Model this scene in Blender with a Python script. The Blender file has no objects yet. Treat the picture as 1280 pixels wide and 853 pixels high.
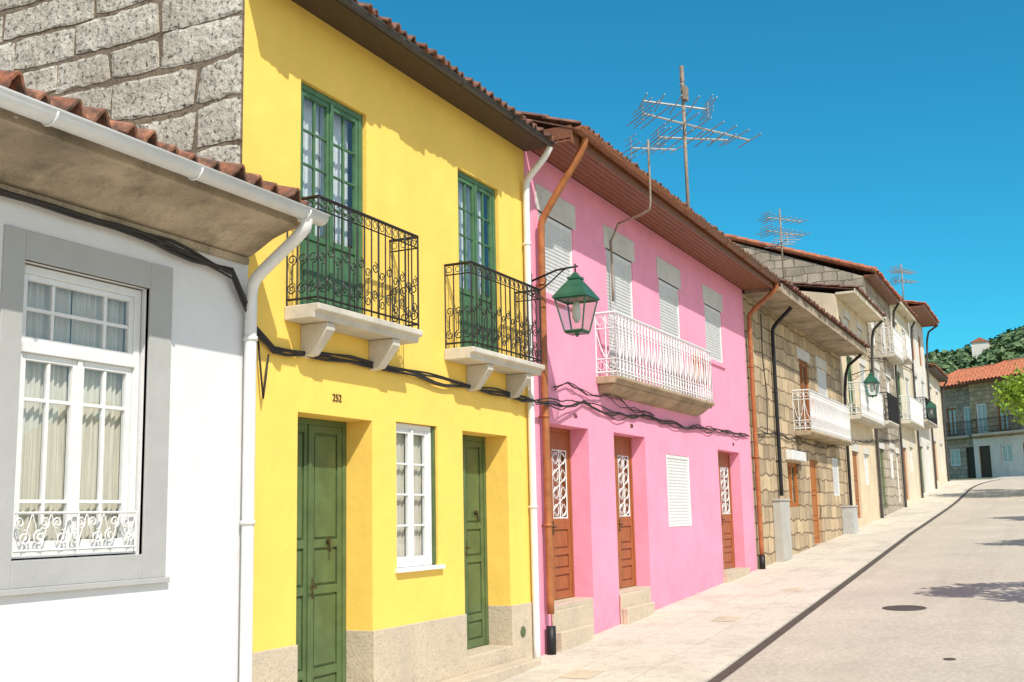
import bpy, math, random
from mathutils import Vector, Matrix, noise
random.seed(7)
SC=bpy.context.scene; COL=SC.collection
W={}
# ---------------------------------------------------------------- mesh builder
class M:
    def __init__(s): s.v=[]; s.f=[]; s.mi=[]
    def add(s,vs,fs,mi=0):
        b=len(s.v); s.v+= [tuple(v) for v in vs]
        for f in fs: s.f.append([b+i for i in f]); s.mi.append(mi)
    def box(s,x0,x1,y0,y1,z0,z1,mi=0):
        if x1<x0:x0,x1=x1,x0
        if y1<y0:y0,y1=y1,y0
        if z1<z0:z0,z1=z1,z0
        s.add([(x0,y0,z0),(x1,y0,z0),(x1,y1,z0),(x0,y1,z0),(x0,y0,z1),(x1,y0,z1),(x1,y1,z1),(x0,y1,z1)],
              [(0,3,2,1),(4,5,6,7),(0,1,5,4),(1,2,6,5),(2,3,7,6),(3,0,4,7)],mi)
    def quad(s,a,b,c,d,mi=0): s.add([a,b,c,d],[(0,1,2,3)],mi)
    def prism(s,prof,axis,a0,a1,mi=0):
        n=len(prof)
        def p(q,a):
            return (a,q[0],q[1]) if axis=='x' else ((q[0],a,q[1]) if axis=='y' else (q[0],q[1],a))
        vs=[p(q,a0) for q in prof]+[p(q,a1) for q in prof]
        fs=[(i,(i+1)%n,n+(i+1)%n,n+i) for i in range(n)]+[tuple(range(n-1,-1,-1)),tuple(range(n,2*n))]
        s.add(vs,fs,mi)
    def tube(s,pts,r,n=6,mi=0,caps=True):
        pts=[Vector(p) for p in pts]; rs=r if isinstance(r,(list,tuple)) else [r]*len(pts)
        vs=[];prev=None
        for i,p in enumerate(pts):
            t=(pts[min(i+1,len(pts)-1)]-pts[max(i-1,0)])
            if t.length<1e-9: t=Vector((0,0,1))
            t.normalize()
            if prev is None:
                a=Vector((0,0,1)) if abs(t.z)<.9 else Vector((1,0,0))
                x=t.cross(a).normalized()
            else:
                x=(prev-t*prev.dot(t))
                x=x.normalized() if x.length>1e-6 else t.orthogonal().normalized()
            prev=x; y=t.cross(x)
            for k in range(n):
                an=2*math.pi*k/n; vs.append(p+(x*math.cos(an)+y*math.sin(an))*rs[i])
        fs=[]
        for i in range(len(pts)-1):
            for k in range(n):
                k2=(k+1)%n; fs.append((i*n+k,i*n+k2,(i+1)*n+k2,(i+1)*n+k))
        if caps: fs.append(tuple(range(n-1,-1,-1))); fs.append(tuple(range((len(pts)-1)*n,len(pts)*n)))
        s.add(vs,fs,mi)
    def obj(s,name,mats,parent=None,bevel=0,smooth=False,label=None,solid=0,seg=2):
        me=bpy.data.meshes.new(name); me.from_pydata(s.v,[],s.f); me.update()
        if not isinstance(mats,(list,tuple)): mats=[mats]
        for m in mats: me.materials.append(m)
        for p,i in zip(me.polygons,s.mi): p.material_index=i; p.use_smooth=smooth
        o=bpy.data.objects.new(name,me); COL.objects.link(o)
        if parent is not None: attach(o,parent)
        W[o.name]=Vector((0,0,0))
        if solid:
            md=o.modifiers.new('s','SOLIDIFY'); md.thickness=solid; md.offset=-1
        if bevel:
            md=o.modifiers.new('b','BEVEL'); md.width=bevel; md.segments=seg; md.limit_method='ANGLE'; md.angle_limit=math.radians(40)
        if label: o['label']=label
        return o
def attach(o,parent):
    o.parent=parent; o.matrix_parent_inverse=Matrix.Translation(-W[parent.name])
def thing(name,label,cat,loc,group=None):
    e=bpy.data.objects.new(name,None); COL.objects.link(e); e.location=loc; e.empty_display_size=.2
    W[e.name]=Vector(loc); e['label']=label; e['category']=cat
    if group: e['group']=group
    return e
def top(o,label,cat,group=None):
    o['label']=label;o['category']=cat
    if group:o['group']=group
def structure(o): o['kind']='structure'
# ---------------------------------------------------------------- ground profile
KX=[-60,-20,0,21,30.5,44.5,60,75,100,200,2000]; KZ=[-1.4,-1.1,-.39,.56,1.0,1.76,2.94,3.4,3.65,4,4]
def gz0(x):
    for i in range(len(KX)-1):
        if x<=KX[i+1]:
            t=(x-KX[i])/(KX[i+1]-KX[i]); t=max(0,t); return KZ[i]+(KZ[i+1]-KZ[i])*t
    return KZ[-1]
def gz(x): return (gz0(x-3)+gz0(x-1)+gz0(x+1)+gz0(x+3))/4
# ---------------------------------------------------------------- materials
def nt(name):
    m=bpy.data.materials.new(name); m.use_nodes=True; t=m.node_tree
    return m,t.nodes,t.links,t.nodes['Principled BSDF']
def noisen(ns,ls,vec,scale,detail=6,rough=.6,mp=None):
    n=ns.new('ShaderNodeTexNoise'); n.inputs['Scale'].default_value=scale; n.inputs['Detail'].default_value=detail; n.inputs['Roughness'].default_value=rough
    if mp:
        q=ns.new('ShaderNodeMapping'); q.inputs['Scale'].default_value=mp; ls.new(vec,q.inputs[0]); vec=q.outputs[0]
    ls.new(vec,n.inputs['Vector']); return n.outputs['Fac']
def mix(ns,ls,f,a,b,mode='MIX'):
    n=ns.new('ShaderNodeMix'); n.data_type='RGBA'; n.blend_type=mode
    for s,v in ((0,f),(6,a),(7,b)):
        if isinstance(v,(int,float)): n.inputs[s].default_value=v
        elif isinstance(v,(tuple,list)): n.inputs[s].default_value=(*v[:3],1)
        else: ls.new(v,n.inputs[s])
    return n.outputs[2]
def mr(ns,ls,v,a,b,c=0,d=1):
    n=ns.new('ShaderNodeMapRange'); ls.new(v,n.inputs[0])
    for i,x in enumerate((a,b,c,d)): n.inputs[i+1].default_value=x
    return n.outputs[0]
def mth(ns,ls,op,a,b=0.0):
    n=ns.new('ShaderNodeMath'); n.operation=op
    for i,v in enumerate((a,b)):
        if isinstance(v,(int,float)): n.inputs[i].default_value=v
        else: ls.new(v,n.inputs[i])
    return n.outputs[0]
def bumpn(ns,ls,h,strength,dist,bsdf,prev=None):
    b=ns.new('ShaderNodeBump'); b.inputs['Strength'].default_value=strength; b.inputs['Distance'].default_value=dist
    ls.new(h,b.inputs['Height'])
    if prev: ls.new(prev,b.inputs['Normal'])
    ls.new(b.outputs[0],bsdf.inputs['Normal']); return b.outputs[0]
def geo(ns): return ns.new('ShaderNodeNewGeometry').outputs['Position']
def objc(ns): return ns.new('ShaderNodeTexCoord').outputs['Object']
def plaster(name,c,rough=.88,var=.12,streak=.12,bump=.25,dirt=None,fleck=0,big=0,foot=0):
    m,ns,ls,b=nt(name); p=geo(ns)
    dk=tuple(x*(1-var) for x in c); col=mix(ns,ls,mr(ns,ls,noisen(ns,ls,p,1.3,8,.65),.35,.65),c,dk)
    dc=dirt or tuple(x*.55 for x in c)
    st=mr(ns,ls,noisen(ns,ls,p,1.0,7,.7,(5,5,.45)),.52,.8,0,streak*2.5); col=mix(ns,ls,st,col,dc)
    if big: col=mix(ns,ls,mr(ns,ls,noisen(ns,ls,p,2.8,10,.75),.5,.72,0,big),col,dc)
    if foot:
        sx=ns.new('ShaderNodeSeparateXYZ'); ls.new(p,sx.inputs[0])
        h=mth(ns,ls,'SUBTRACT',sx.outputs[2],mth(ns,ls,'MULTIPLY',sx.outputs[0],.0452)); 
        g=mr(ns,ls,h,-.39,.35,1,0)
        col=mix(ns,ls,mth(ns,ls,'MULTIPLY',g,mr(ns,ls,noisen(ns,ls,p,3,9,.75),.35,.7,0,foot)),col,dc)
    if fleck:
        fl=mr(ns,ls,noisen(ns,ls,p,55,3,.7),.6,.75,0,fleck); col=mix(ns,ls,fl,col,dc)
    ls.new(col,b.inputs['Base Color']); b.inputs['Roughness'].default_value=rough; b.inputs['Specular IOR Level'].default_value=.25
    n1=bumpn(ns,ls,noisen(ns,ls,p,4,4,.5),bump*.8,.04,b); bumpn(ns,ls,noisen(ns,ls,p,90,5,.7),bump,.004,b,n1)
    return m
def paint(name,c,rough=.45,var=.2,scale=8,metal=0,bump=.1,mp=None,spec=.4):
    m,ns,ls,b=nt(name); p=objc(ns)
    f=mr(ns,ls,noisen(ns,ls,p,scale,6,.65,mp),.35,.7); col=mix(ns,ls,f,c,tuple(x*(1-var) for x in c))
    ls.new(col,b.inputs['Base Color']); b.inputs['Roughness'].default_value=rough; b.inputs['Metallic'].default_value=metal
    b.inputs['Specular IOR Level'].default_value=spec
    bumpn(ns,ls,noisen(ns,ls,p,60,4,.6,mp),bump,.004,b); return m
def stone(name,c,c2,dark,scale=70,bump=.8,spk=.75,blotch=.6):
    m,ns,ls,b=nt(name); p=objc(ns)
    col=mix(ns,ls,mr(ns,ls,noisen(ns,ls,p,2.2,6,.65),.35,.65),c,c2)
    col=mix(ns,ls,mr(ns,ls,noisen(ns,ls,p,scale,3,.7),.52,.68,0,spk),col,dark)
    col=mix(ns,ls,mr(ns,ls,noisen(ns,ls,p,9,8,.75),.55,.8,0,blotch),col,dark)
    ls.new(col,b.inputs['Base Color']); b.inputs['Roughness'].default_value=.93; b.inputs['Specular IOR Level'].default_value=.2
    n1=bumpn(ns,ls,noisen(ns,ls,p,14,6,.7),bump,.03,b); bumpn(ns,ls,noisen(ns,ls,p,scale,4,.7),bump,.008,b,n1)
    return m
def blocks(name,c1,c2,mortar,bw=.62,rh=.3,ms=.018,ground=False,bump=.6,speck=.5,dist=.2,stain=.6):
    m,ns,ls,b=nt(name); p=geo(ns)
    sx=ns.new('ShaderNodeSeparateXYZ'); ls.new(p,sx.inputs[0])
    cb=ns.new('ShaderNodeCombineXYZ')
    if ground: ls.new(sx.outputs[0],cb.inputs[0]); ls.new(sx.outputs[1],cb.inputs[1])
    else:
        ad=ns.new('ShaderNodeMath'); ls.new(sx.outputs[0],ad.inputs[0]); ls.new(sx.outputs[1],ad.inputs[1])
        ls.new(ad.outputs[0],cb.inputs[0]); ls.new(sx.outputs[2],cb.inputs[1])
    nz=ns.new('ShaderNodeTexNoise'); nz.inputs['Scale'].default_value=2.5; ls.new(p,nz.inputs['Vector'])
    sc=ns.new('ShaderNodeVectorMath'); sc.operation='SCALE'; sc.inputs['Scale'].default_value=.03 if ground else dist; ls.new(nz.outputs['Color'],sc.inputs[0])
    av=ns.new('ShaderNodeVectorMath'); ls.new(cb.outputs[0],av.inputs[0]); ls.new(sc.outputs[0],av.inputs[1])
    bt=ns.new('ShaderNodeTexBrick'); ls.new(av.outputs[0],bt.inputs['Vector'])
    bt.inputs['Scale'].default_value=1; bt.inputs['Brick Width'].default_value=bw; bt.inputs['Row Height'].default_value=rh; bt.inputs['Mortar Size'].default_value=ms; bt.inputs['Mortar Smooth'].default_value=.3
    bt.squash=.75 if not ground else 1; bt.squash_frequency=3
    bt.inputs['Color1'].default_value=(*c1,1); bt.inputs['Color2'].default_value=(*c2,1); bt.inputs['Mortar'].default_value=(*mortar,1)
    col=mix(ns,ls,mr(ns,ls,noisen(ns,ls,p,45,4,.7),.5,.72,0,speck),bt.outputs['Color'],tuple(x*.35 for x in c1))
    col=mix(ns,ls,mr(ns,ls,noisen(ns,ls,p,1.1,8,.7),.48,.75,0,stain),col,tuple(x*.45 for x in c2))
    if ground:
        col=mix(ns,ls,mr(ns,ls,noisen(ns,ls,p,7,10,.8),.50,.70,0,.55),col,tuple(x*.5 for x in c2))
        col=mix(ns,ls,mr(ns,ls,noisen(ns,ls,p,18,8,.8),.56,.7,0,.5),col,tuple(x*.35 for x in c2))
    else: col=mix(ns,ls,mr(ns,ls,noisen(ns,ls,p,1.0,8,.75,(4,4,.5)),.52,.75,0,.6),col,tuple(x*.35 for x in c2))
    ls.new(col,b.inputs['Base Color']); b.inputs['Roughness'].default_value=.92; b.inputs['Specular IOR Level'].default_value=.2
    inv=mr(ns,ls,bt.outputs['Fac'],0,1,1,0)
    n1=bumpn(ns,ls,inv,bump,.02,b); bumpn(ns,ls,noisen(ns,ls,p,30,6,.7),bump*.6,.012,b,n1)
    return m
def tilemat(name,cols,lichen=.7):
    m,ns,ls,b=nt(name); p=geo(ns)
    r=ns.new('ShaderNodeValToRGB'); f=noisen(ns,ls,p,1.0,3,.6,(7,2.6,2)); ls.new(mr(ns,ls,f,.3,.7),r.inputs[0])
    e=r.color_ramp.elements; e[0].position=0;e[0].color=(*cols[0],1); e[1].position=1;e[1].color=(*cols[-1],1)
    for i,c in enumerate(cols[1:-1]):
        q=r.color_ramp.elements.new((i+1)/(len(cols)-1)); q.color=(*c,1)
    col=mix(ns,ls,mr(ns,ls,noisen(ns,ls,p,12,7,.75),.45,.7,0,lichen),r.outputs[0],(.05,.045,.035))
    ls.new(col,b.inputs['Base Color']); b.inputs['Roughness'].default_value=.9
    bumpn(ns,ls,noisen(ns,ls,p,40,5,.7),.6,.01,b); return m
def glassmat(name,tint=(.95,.98,1),f0=.11,k=.75,rough=.03):
    m=bpy.data.materials.new(name); m.use_nodes=True; ns=m.node_tree.nodes; ls=m.node_tree.links; ns.clear()
    o=ns.new('ShaderNodeOutputMaterial'); mx=ns.new('ShaderNodeMixShader'); tr=ns.new('ShaderNodeBsdfTransparent'); gl=ns.new('ShaderNodeBsdfGlossy')
    tr.inputs[0].default_value=(*tint,1); gl.inputs[0].default_value=(.95,.97,1,1); gl.inputs['Roughness'].default_value=rough
    lw=ns.new('ShaderNodeLayerWeight'); lw.inputs[0].default_value=.5
    pw=ns.new('ShaderNodeMath'); pw.operation='POWER'; ls.new(lw.outputs['Facing'],pw.inputs[0]); pw.inputs[1].default_value=4
    ad=ns.new('ShaderNodeMath'); ad.operation='MULTIPLY_ADD'; ls.new(pw.outputs[0],ad.inputs[0]); ad.inputs[1].default_value=k; ad.inputs[2].default_value=f0
    p=geo(ns); nn=noisen(ns,ls,p,2.5,2,.5); bp=ns.new('ShaderNodeBump'); bp.inputs['Strength'].default_value=.1; bp.inputs['Distance'].default_value=.06
    ls.new(nn,bp.inputs['Height']); ls.new(bp.outputs[0],gl.inputs['Normal'])
    ls.new(ad.outputs[0],mx.inputs[0]); ls.new(tr.outputs[0],mx.inputs[1]); ls.new(gl.outputs[0],mx.inputs[2]); ls.new(mx.outputs[0],o.inputs[0]); return m
mWhite=plaster('white_plaster',(.72,.72,.72),var=.06,streak=.08,bump=.35,dirt=(.45,.44,.41),foot=.6)
mYellow=plaster('yellow_plaster',(.94,.63,.135),var=.09,streak=.06,bump=.35,dirt=(.64,.40,.09))
mPink=plaster('pink_plaster',(.90,.35,.485),var=.12,streak=.10,bump=.35,dirt=(.62,.22,.30),big=.2,foot=.8)
mBeige=plaster('beige_plaster',(.74,.61,.42),var=.2,streak=.25,big=.4)
mCream=plaster('cream_plaster',(.74,.66,.50),var=.18,streak=.25,big=.4)
mOldwhite=plaster('old_white_plaster',(.76,.72,.64),var=.12,streak=.25,big=.35)
mBoxwall=plaster('meter_box_plaster',(.50,.48,.43),var=.15,streak=.2)
mSurround=plaster('grey_surround',(.43,.43,.41),var=.10,streak=.08,bump=.35)
mConcrete=plaster('soffit_concrete',(.52,.42,.30),var=.5,streak=.3,bump=1.0,dirt=(.12,.10,.07),fleck=1.0,big=.8)
mPaleSlab=plaster('balcony_stone',(.66,.61,.52),var=.25,streak=.15,bump=.4,dirt=(.28,.25,.19),fleck=.35,big=.4)
mCorbel=plaster('brown_balcony_stone',(.50,.39,.25),var=.35,streak=.3,bump=.6,dirt=(.15,.11,.065),fleck=.5,big=.7)
mGran=stone('granite_plinth',(.62,.52,.38),(.52,.44,.33),(.20,.17,.13),spk=.6,bump=.4)
mRubble=stone('granite_block',(.76,.71,.60),(.52,.47,.38),(.10,.085,.07),scale=26,bump=1,spk=1.0,blotch=.9)
mLintel=stone('lintel_stone',(.68,.66,.60),(.56,.54,.48),(.30,.28,.23),bump=.5,spk=.6)
mMortar=stone('old_mortar',(.30,.24,.17),(.20,.155,.11),(.10,.075,.05),scale=22,spk=.9)
mStoneA=blocks('stone_wall_warm',(.62,.47,.29),(.37,.29,.19),(.20,.14,.09),stain=.75)
mStoneB=blocks('stone_wall_grey',(.54,.46,.35),(.36,.31,.24),(.19,.15,.11),stain=.7)
mPave=blocks('pavement_slabs',(.66,.60,.49),(.62,.56,.465),(.42,.37,.30),bw=1.3,rh=.7,ms=.005,ground=True,bump=.12,speck=.45,stain=.6)
mGreen=paint('green_paint',(.105,.160,.060),rough=.38,var=.4,scale=4)
mGreenL=paint('green_paint_light',(.08,.185,.085),rough=.42,var=.35)
mLampGreen=paint('lantern_green',(.03,.12,.075),rough=.35)
mWhiteP=paint('white_paint',(.76,.76,.74),rough=.4,var=.12)
mBlind=paint('blind_plastic',(.64,.64,.62),rough=.5,var=.12)
mBlack=paint('black_iron',(.012,.012,.013),rough=.5,var=.3)
mCable=paint('cable_rubber',(.03,.025,.022),rough=.6)
mRust=paint('brown_pipe',(.42,.15,.05),rough=.4,var=.4)
mBrownEave=paint('brown_eave_paint',(.26,.10,.045),rough=.5,var=.45,mp=(.6,6,6))
mWoodDoor=paint('brown_door_wood',(.40,.13,.035),rough=.36,var=.5,scale=5,mp=(8,8,.7),bump=.3)
mOrangeWood=paint('orange_wood',(.46,.15,.03),rough=.45,var=.35,mp=(8,8,.8))
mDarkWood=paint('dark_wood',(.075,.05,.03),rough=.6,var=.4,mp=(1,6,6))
mDarkPipe=paint('dark_gutter',(.06,.055,.05),rough=.5)
mCurtain=paint('curtain_cloth',(.70,.71,.69),rough=.9,var=.12,mp=(20,20,.5))
mLace=paint('beige_curtain',(.68,.62,.50),rough=.9,var=.35,mp=(16,16,.4))
mGrey=paint('grey_box_paint',(.50,.50,.48),rough=.5)
mBrass=paint('brass_handle',(.15,.11,.05),rough=.3,metal=.8)
mAlu=paint('antenna_metal',(.50,.49,.45),rough=.45,metal=.3)
mMast=paint('rusty_mast',(.34,.27,.20),rough=.6,var=.4)
mIronCast=paint('cast_iron',(.10,.08,.06),rough=.6,var=.4,bump=.5)
mTile=tilemat('roof_tiles',[(.08,.05,.035),(.38,.14,.07),(.16,.08,.05),(.46,.20,.11),(.12,.08,.06)],.95)
mTileD=tilemat('roof_tiles_dark',[(.08,.05,.04),(.24,.10,.06),(.14,.07,.05),(.30,.13,.08),(.10,.07,.055)],.9)
mTileO=tilemat('roof_tiles_orange',[(.42,.11,.05),(.54,.19,.09),(.30,.09,.05)],.6)
mClothO=paint('orange_cloth',(.75,.20,.06),rough=.9,var=.4,scale=3); mClothR=paint('red_cloth',(.55,.08,.06),rough=.9,var=.4,scale=3)
mGlass=glassmat('window_glass')
mGlassL=glassmat('lantern_glass',tint=(.93,.97,.94),f0=.10,rough=.15)
mDirt=stone('earth',(.25,.22,.15),(.12,.15,.06),(.1,.08,.05),scale=10)
mNum=paint('number_iron',(.10,.06,.025),rough=.5)
m,ns,ls,b=nt('road_surface'); p=geo(ns)
c=mix(ns,ls,mr(ns,ls,noisen(ns,ls,p,.5,7,.65),.35,.65),(.66,.585,.47),(.54,.48,.39))
vo=ns.new('ShaderNodeTexVoronoi'); vo.inputs['Scale'].default_value=17; ls.new(p,vo.inputs['Vector'])
c=mix(ns,ls,mr(ns,ls,vo.outputs['Distance'],.1,.6,0,.35),c,(.30,.26,.21))
c=mix(ns,ls,mr(ns,ls,noisen(ns,ls,p,80,3,.75),.5,.68,0,.5),c,(.27,.24,.19))
c=mix(ns,ls,mr(ns,ls,noisen(ns,ls,p,1.0,6,.7,(.12,1.6,1)),.5,.75,0,.55),c,(.38,.33,.27))
c=mix(ns,ls,mr(ns,ls,noisen(ns,ls,p,3,10,.8),.53,.7,0,.5),c,(.33,.29,.235))
ls.new(c,b.inputs['Base Color']); b.inputs['Roughness'].default_value=.85; b.inputs['Specular IOR Level'].default_value=.25
n1=bumpn(ns,ls,vo.outputs['Distance'],.4,.01,b); bumpn(ns,ls,noisen(ns,ls,p,50,5,.75),.5,.01,b,n1); mRoad=m
def leafmat(name,c,c2,sc=3):
    m,ns,ls,b=nt(name); p=geo(ns)
    col=mix(ns,ls,mr(ns,ls,noisen(ns,ls,p,sc,4,.6),.35,.65),c,c2); ls.new(col,b.inputs['Base Color']); b.inputs['Roughness'].default_value=.6
    return m
mLeaf=leafmat('leaves',(.30,.44,.03),(.15,.28,.02))
mForest=leafmat('forest_leaves',(.07,.14,.05),(.14,.20,.075),.10)
mBark=stone('bark',(.16,.12,.08),(.1,.08,.06),(.05,.04,.03))

# ---------------------------------------------------------------- generic architecture
def facade(m,X0,X1,z0,z1,ops,Y=0.0,mi=0,rmi=None,band=None):
    xs=sorted(set([X0,X1]+[o[0] for o in ops]+[o[1] for o in ops])); zs=sorted(set([z0,z1]+[o[2] for o in ops]+[o[3] for o in ops]+([band[0]] if band else [])))
    for i in range(len(xs)-1):
        for j in range(len(zs)-1):
            cx=(xs[i]+xs[i+1])/2; cz=(zs[j]+zs[j+1])/2
            if any(o[0]<cx<o[1] and o[2]<cz<o[3] for o in ops): continue
            k=band[1] if band and cz<band[0] else mi
            m.quad((xs[i],Y,zs[j]),(xs[i+1],Y,zs[j]),(xs[i+1],Y,zs[j+1]),(xs[i],Y,zs[j+1]),k)
    r=mi if rmi is None else rmi
    for o in ops:
        a,b_,c,d,dp=o; y=Y+dp
        m.quad((a,Y,c),(a,y,c),(a,y,d),(a,Y,d),r); m.quad((b_,y,c),(b_,Y,c),(b_,Y,d),(b_,y,d),r)
        m.quad((a,y,d),(b_,y,d),(b_,Y,d),(a,Y,d),r); m.quad((a,Y,c),(b_,Y,c),(b_,y,c),(a,y,c),r)
def body(m,X0,X1,z0,ztop,ridgeY,ridgeZ,backY,mi=0,side=None):
    s=mi if side is None else side
    for X in (X0,X1):
        m.add([(X,0,z0),(X,backY,z0),(X,backY,ztop),(X,ridgeY,ridgeZ),(X,0,ztop)],[(0,1,2,3,4)],s if X==X0 else mi)
    m.quad((X0,backY,z0),(X1,backY,z0),(X1,backY,ztop),(X0,backY,ztop),mi)
def tiles(parent,X0,X1,Y0,z0,Y1,z1,mat,pitch=.2,amp=.045,jit=.012,name='roof',label=None,backY=None,verge=0,lift=.03):
    m=M(); n=int(round((X1-X0)/pitch)); seg=8; p=(X1-X0)/n
    L=math.hypot(Y1-Y0,z1-z0); rows=max(1,int(L/.42)); 
    uy,uz=(Y1-Y0)/L,(z1-z0)/L; nyv,nzv=-uz,uy
    for j in range(rows):
        s0=j*L/rows-.05; s1=(j+1)*L/rows
        vs=[]
        jz=[random.uniform(-jit,jit) for _ in range(n+1)]; js=[random.uniform(-.03,.03) for _ in range(n+1)]
        for i in range(n*seg+1):
            c=min(i//seg,n-1); t=(i%seg)/seg if i<n*seg else 1.0
            h=math.sin(2*math.pi*t); h=amp*(h if h>0 else h*.6)
            x=X0+p*i/seg
            for s,off in ((s0+js[c],lift+jz[c]),(s1,.0)):
                o=h+off; vs.append((x,Y0+uy*s+nyv*o,z0+uz*s+nzv*o))
        m.add(vs,[(2*i,2*i+2,2*i+3,2*i+1) for i in range(n*seg)])
    m.quad((X0,Y0+.05,z0-.03),(X1,Y0+.05,z0-.03),(X1,Y1,z1-.03),(X0,Y1,z1-.03))
    if backY is not None:
        m.quad((X0,Y1,z1),(X1,Y1,z1),(X1,backY,z0),(X0,backY,z0))
    m.tube([(X0,Y1,z1),(X1,Y1,z1)],.11,8)
    if verge:
        for X in (X0,X1):
            nn=int(L/.38)
            for k in range(nn):
                a=k/nn; c=(k+1.08)/nn
                m.tube([(X+random.uniform(-.01,.01),Y0+(Y1-Y0)*a,z0+(z1-z0)*a+.03),(X,Y0+(Y1-Y0)*c,z0+(z1-z0)*c+.02)],[verge,verge*.82],8)
    return m.obj(name,mat,parent,smooth=False,solid=.016,label=label)
def gutter(parent,X0,X1,Y,z,r,mat,label=None):
    m=M(); prof=[]
    for k in range(9):
        a=math.pi+math.pi*k/8; prof.append((Y+r*math.cos(a),z+r*math.sin(a)))
    prof=[(Y-r-.012,z+.012)]+prof+[(Y+r,z+.012)]
    n=len(prof)
    vs=[(X0,q[0],q[1]) for q in prof]+[(X1,q[0],q[1]) for q in prof]
    m.add(vs,[(i,i+1,n+i+1,n+i) for i in range(n-1)])
    m.add([(X0,q[0],q[1]) for q in prof],[tuple(range(n))]); m.add([(X1,q[0],q[1]) for q in prof],[tuple(range(n))])
    k=X0+.6
    while k<X1:
        m.tube([(k,Y+r*1.06*math.cos(math.pi+math.pi*t/8),z+r*1.06*math.sin(math.pi+math.pi*t/8)) for t in range(9)],.008,4); k+=1.1
    return m.obj('gutter',mat,parent,smooth=True,solid=.006,label=label)
def smoothpath(pts,it=2):
    pts=[Vector(p) for p in pts]
    for _ in range(it):
        q=[pts[0]]
        for i in range(len(pts)-1):
            q.append(pts[i].lerp(pts[i+1],.2)); q.append(pts[i].lerp(pts[i+1],.8))
        q.append(pts[-1]); pts=q
    return pts
def pipe(parent,pts,r,mat,clamps=(),shoe=None,label=None,name='downpipe'):
    m=M(); m.tube(smoothpath(pts,2),r,12)
    for c in clamps:
        m.tube([(c[0],c[1],c[2]-.015),(c[0],c[1],c[2]+.015)],r*1.18,12)
        m.box(c[0]-.012,c[0]+.012,c[1],0.0,c[2]-.012,c[2]+.012)
    o=m.obj(name,mat,parent,smooth=True,label=label)
    if shoe:
        m=M(); m.tube([shoe[0],shoe[1]],r*1.25,12); m.obj('pipe_shoe',mBlack,o,smooth=True)
    return o
def curtain(parent,X0,X1,z0,z1,Y,mat,split=True,amp=1.0):
    m=M(); secs=[(X0,(X0+X1)/2-.01),((X0+X1)/2+.01,X1)] if split else [(X0,X1)]
    for a,b_ in secs:
        n=60; vs=[]
        ph=random.random()*6
        for i in range(n+1):
            x=a+(b_-a)*i/n; y=Y+amp*(.012*math.sin(i*.95+ph)+.006*math.sin(i*.37+ph))
            vs+= [(x,y,z0),(x,y,z1)]
        m.add(vs,[(2*i,2*i+2,2*i+3,2*i+1) for i in range(n)])
    return m.obj('curtain',mat,parent,smooth=True)
def pane(parent,X0,X1,z0,z1,Y,mat=None):
    m=M(); m.quad((X0,Y,z0),(X1,Y,z0),(X1,Y,z1),(X0,Y,z1)); return m.obj('glass',mat or mGlass,parent)
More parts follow.
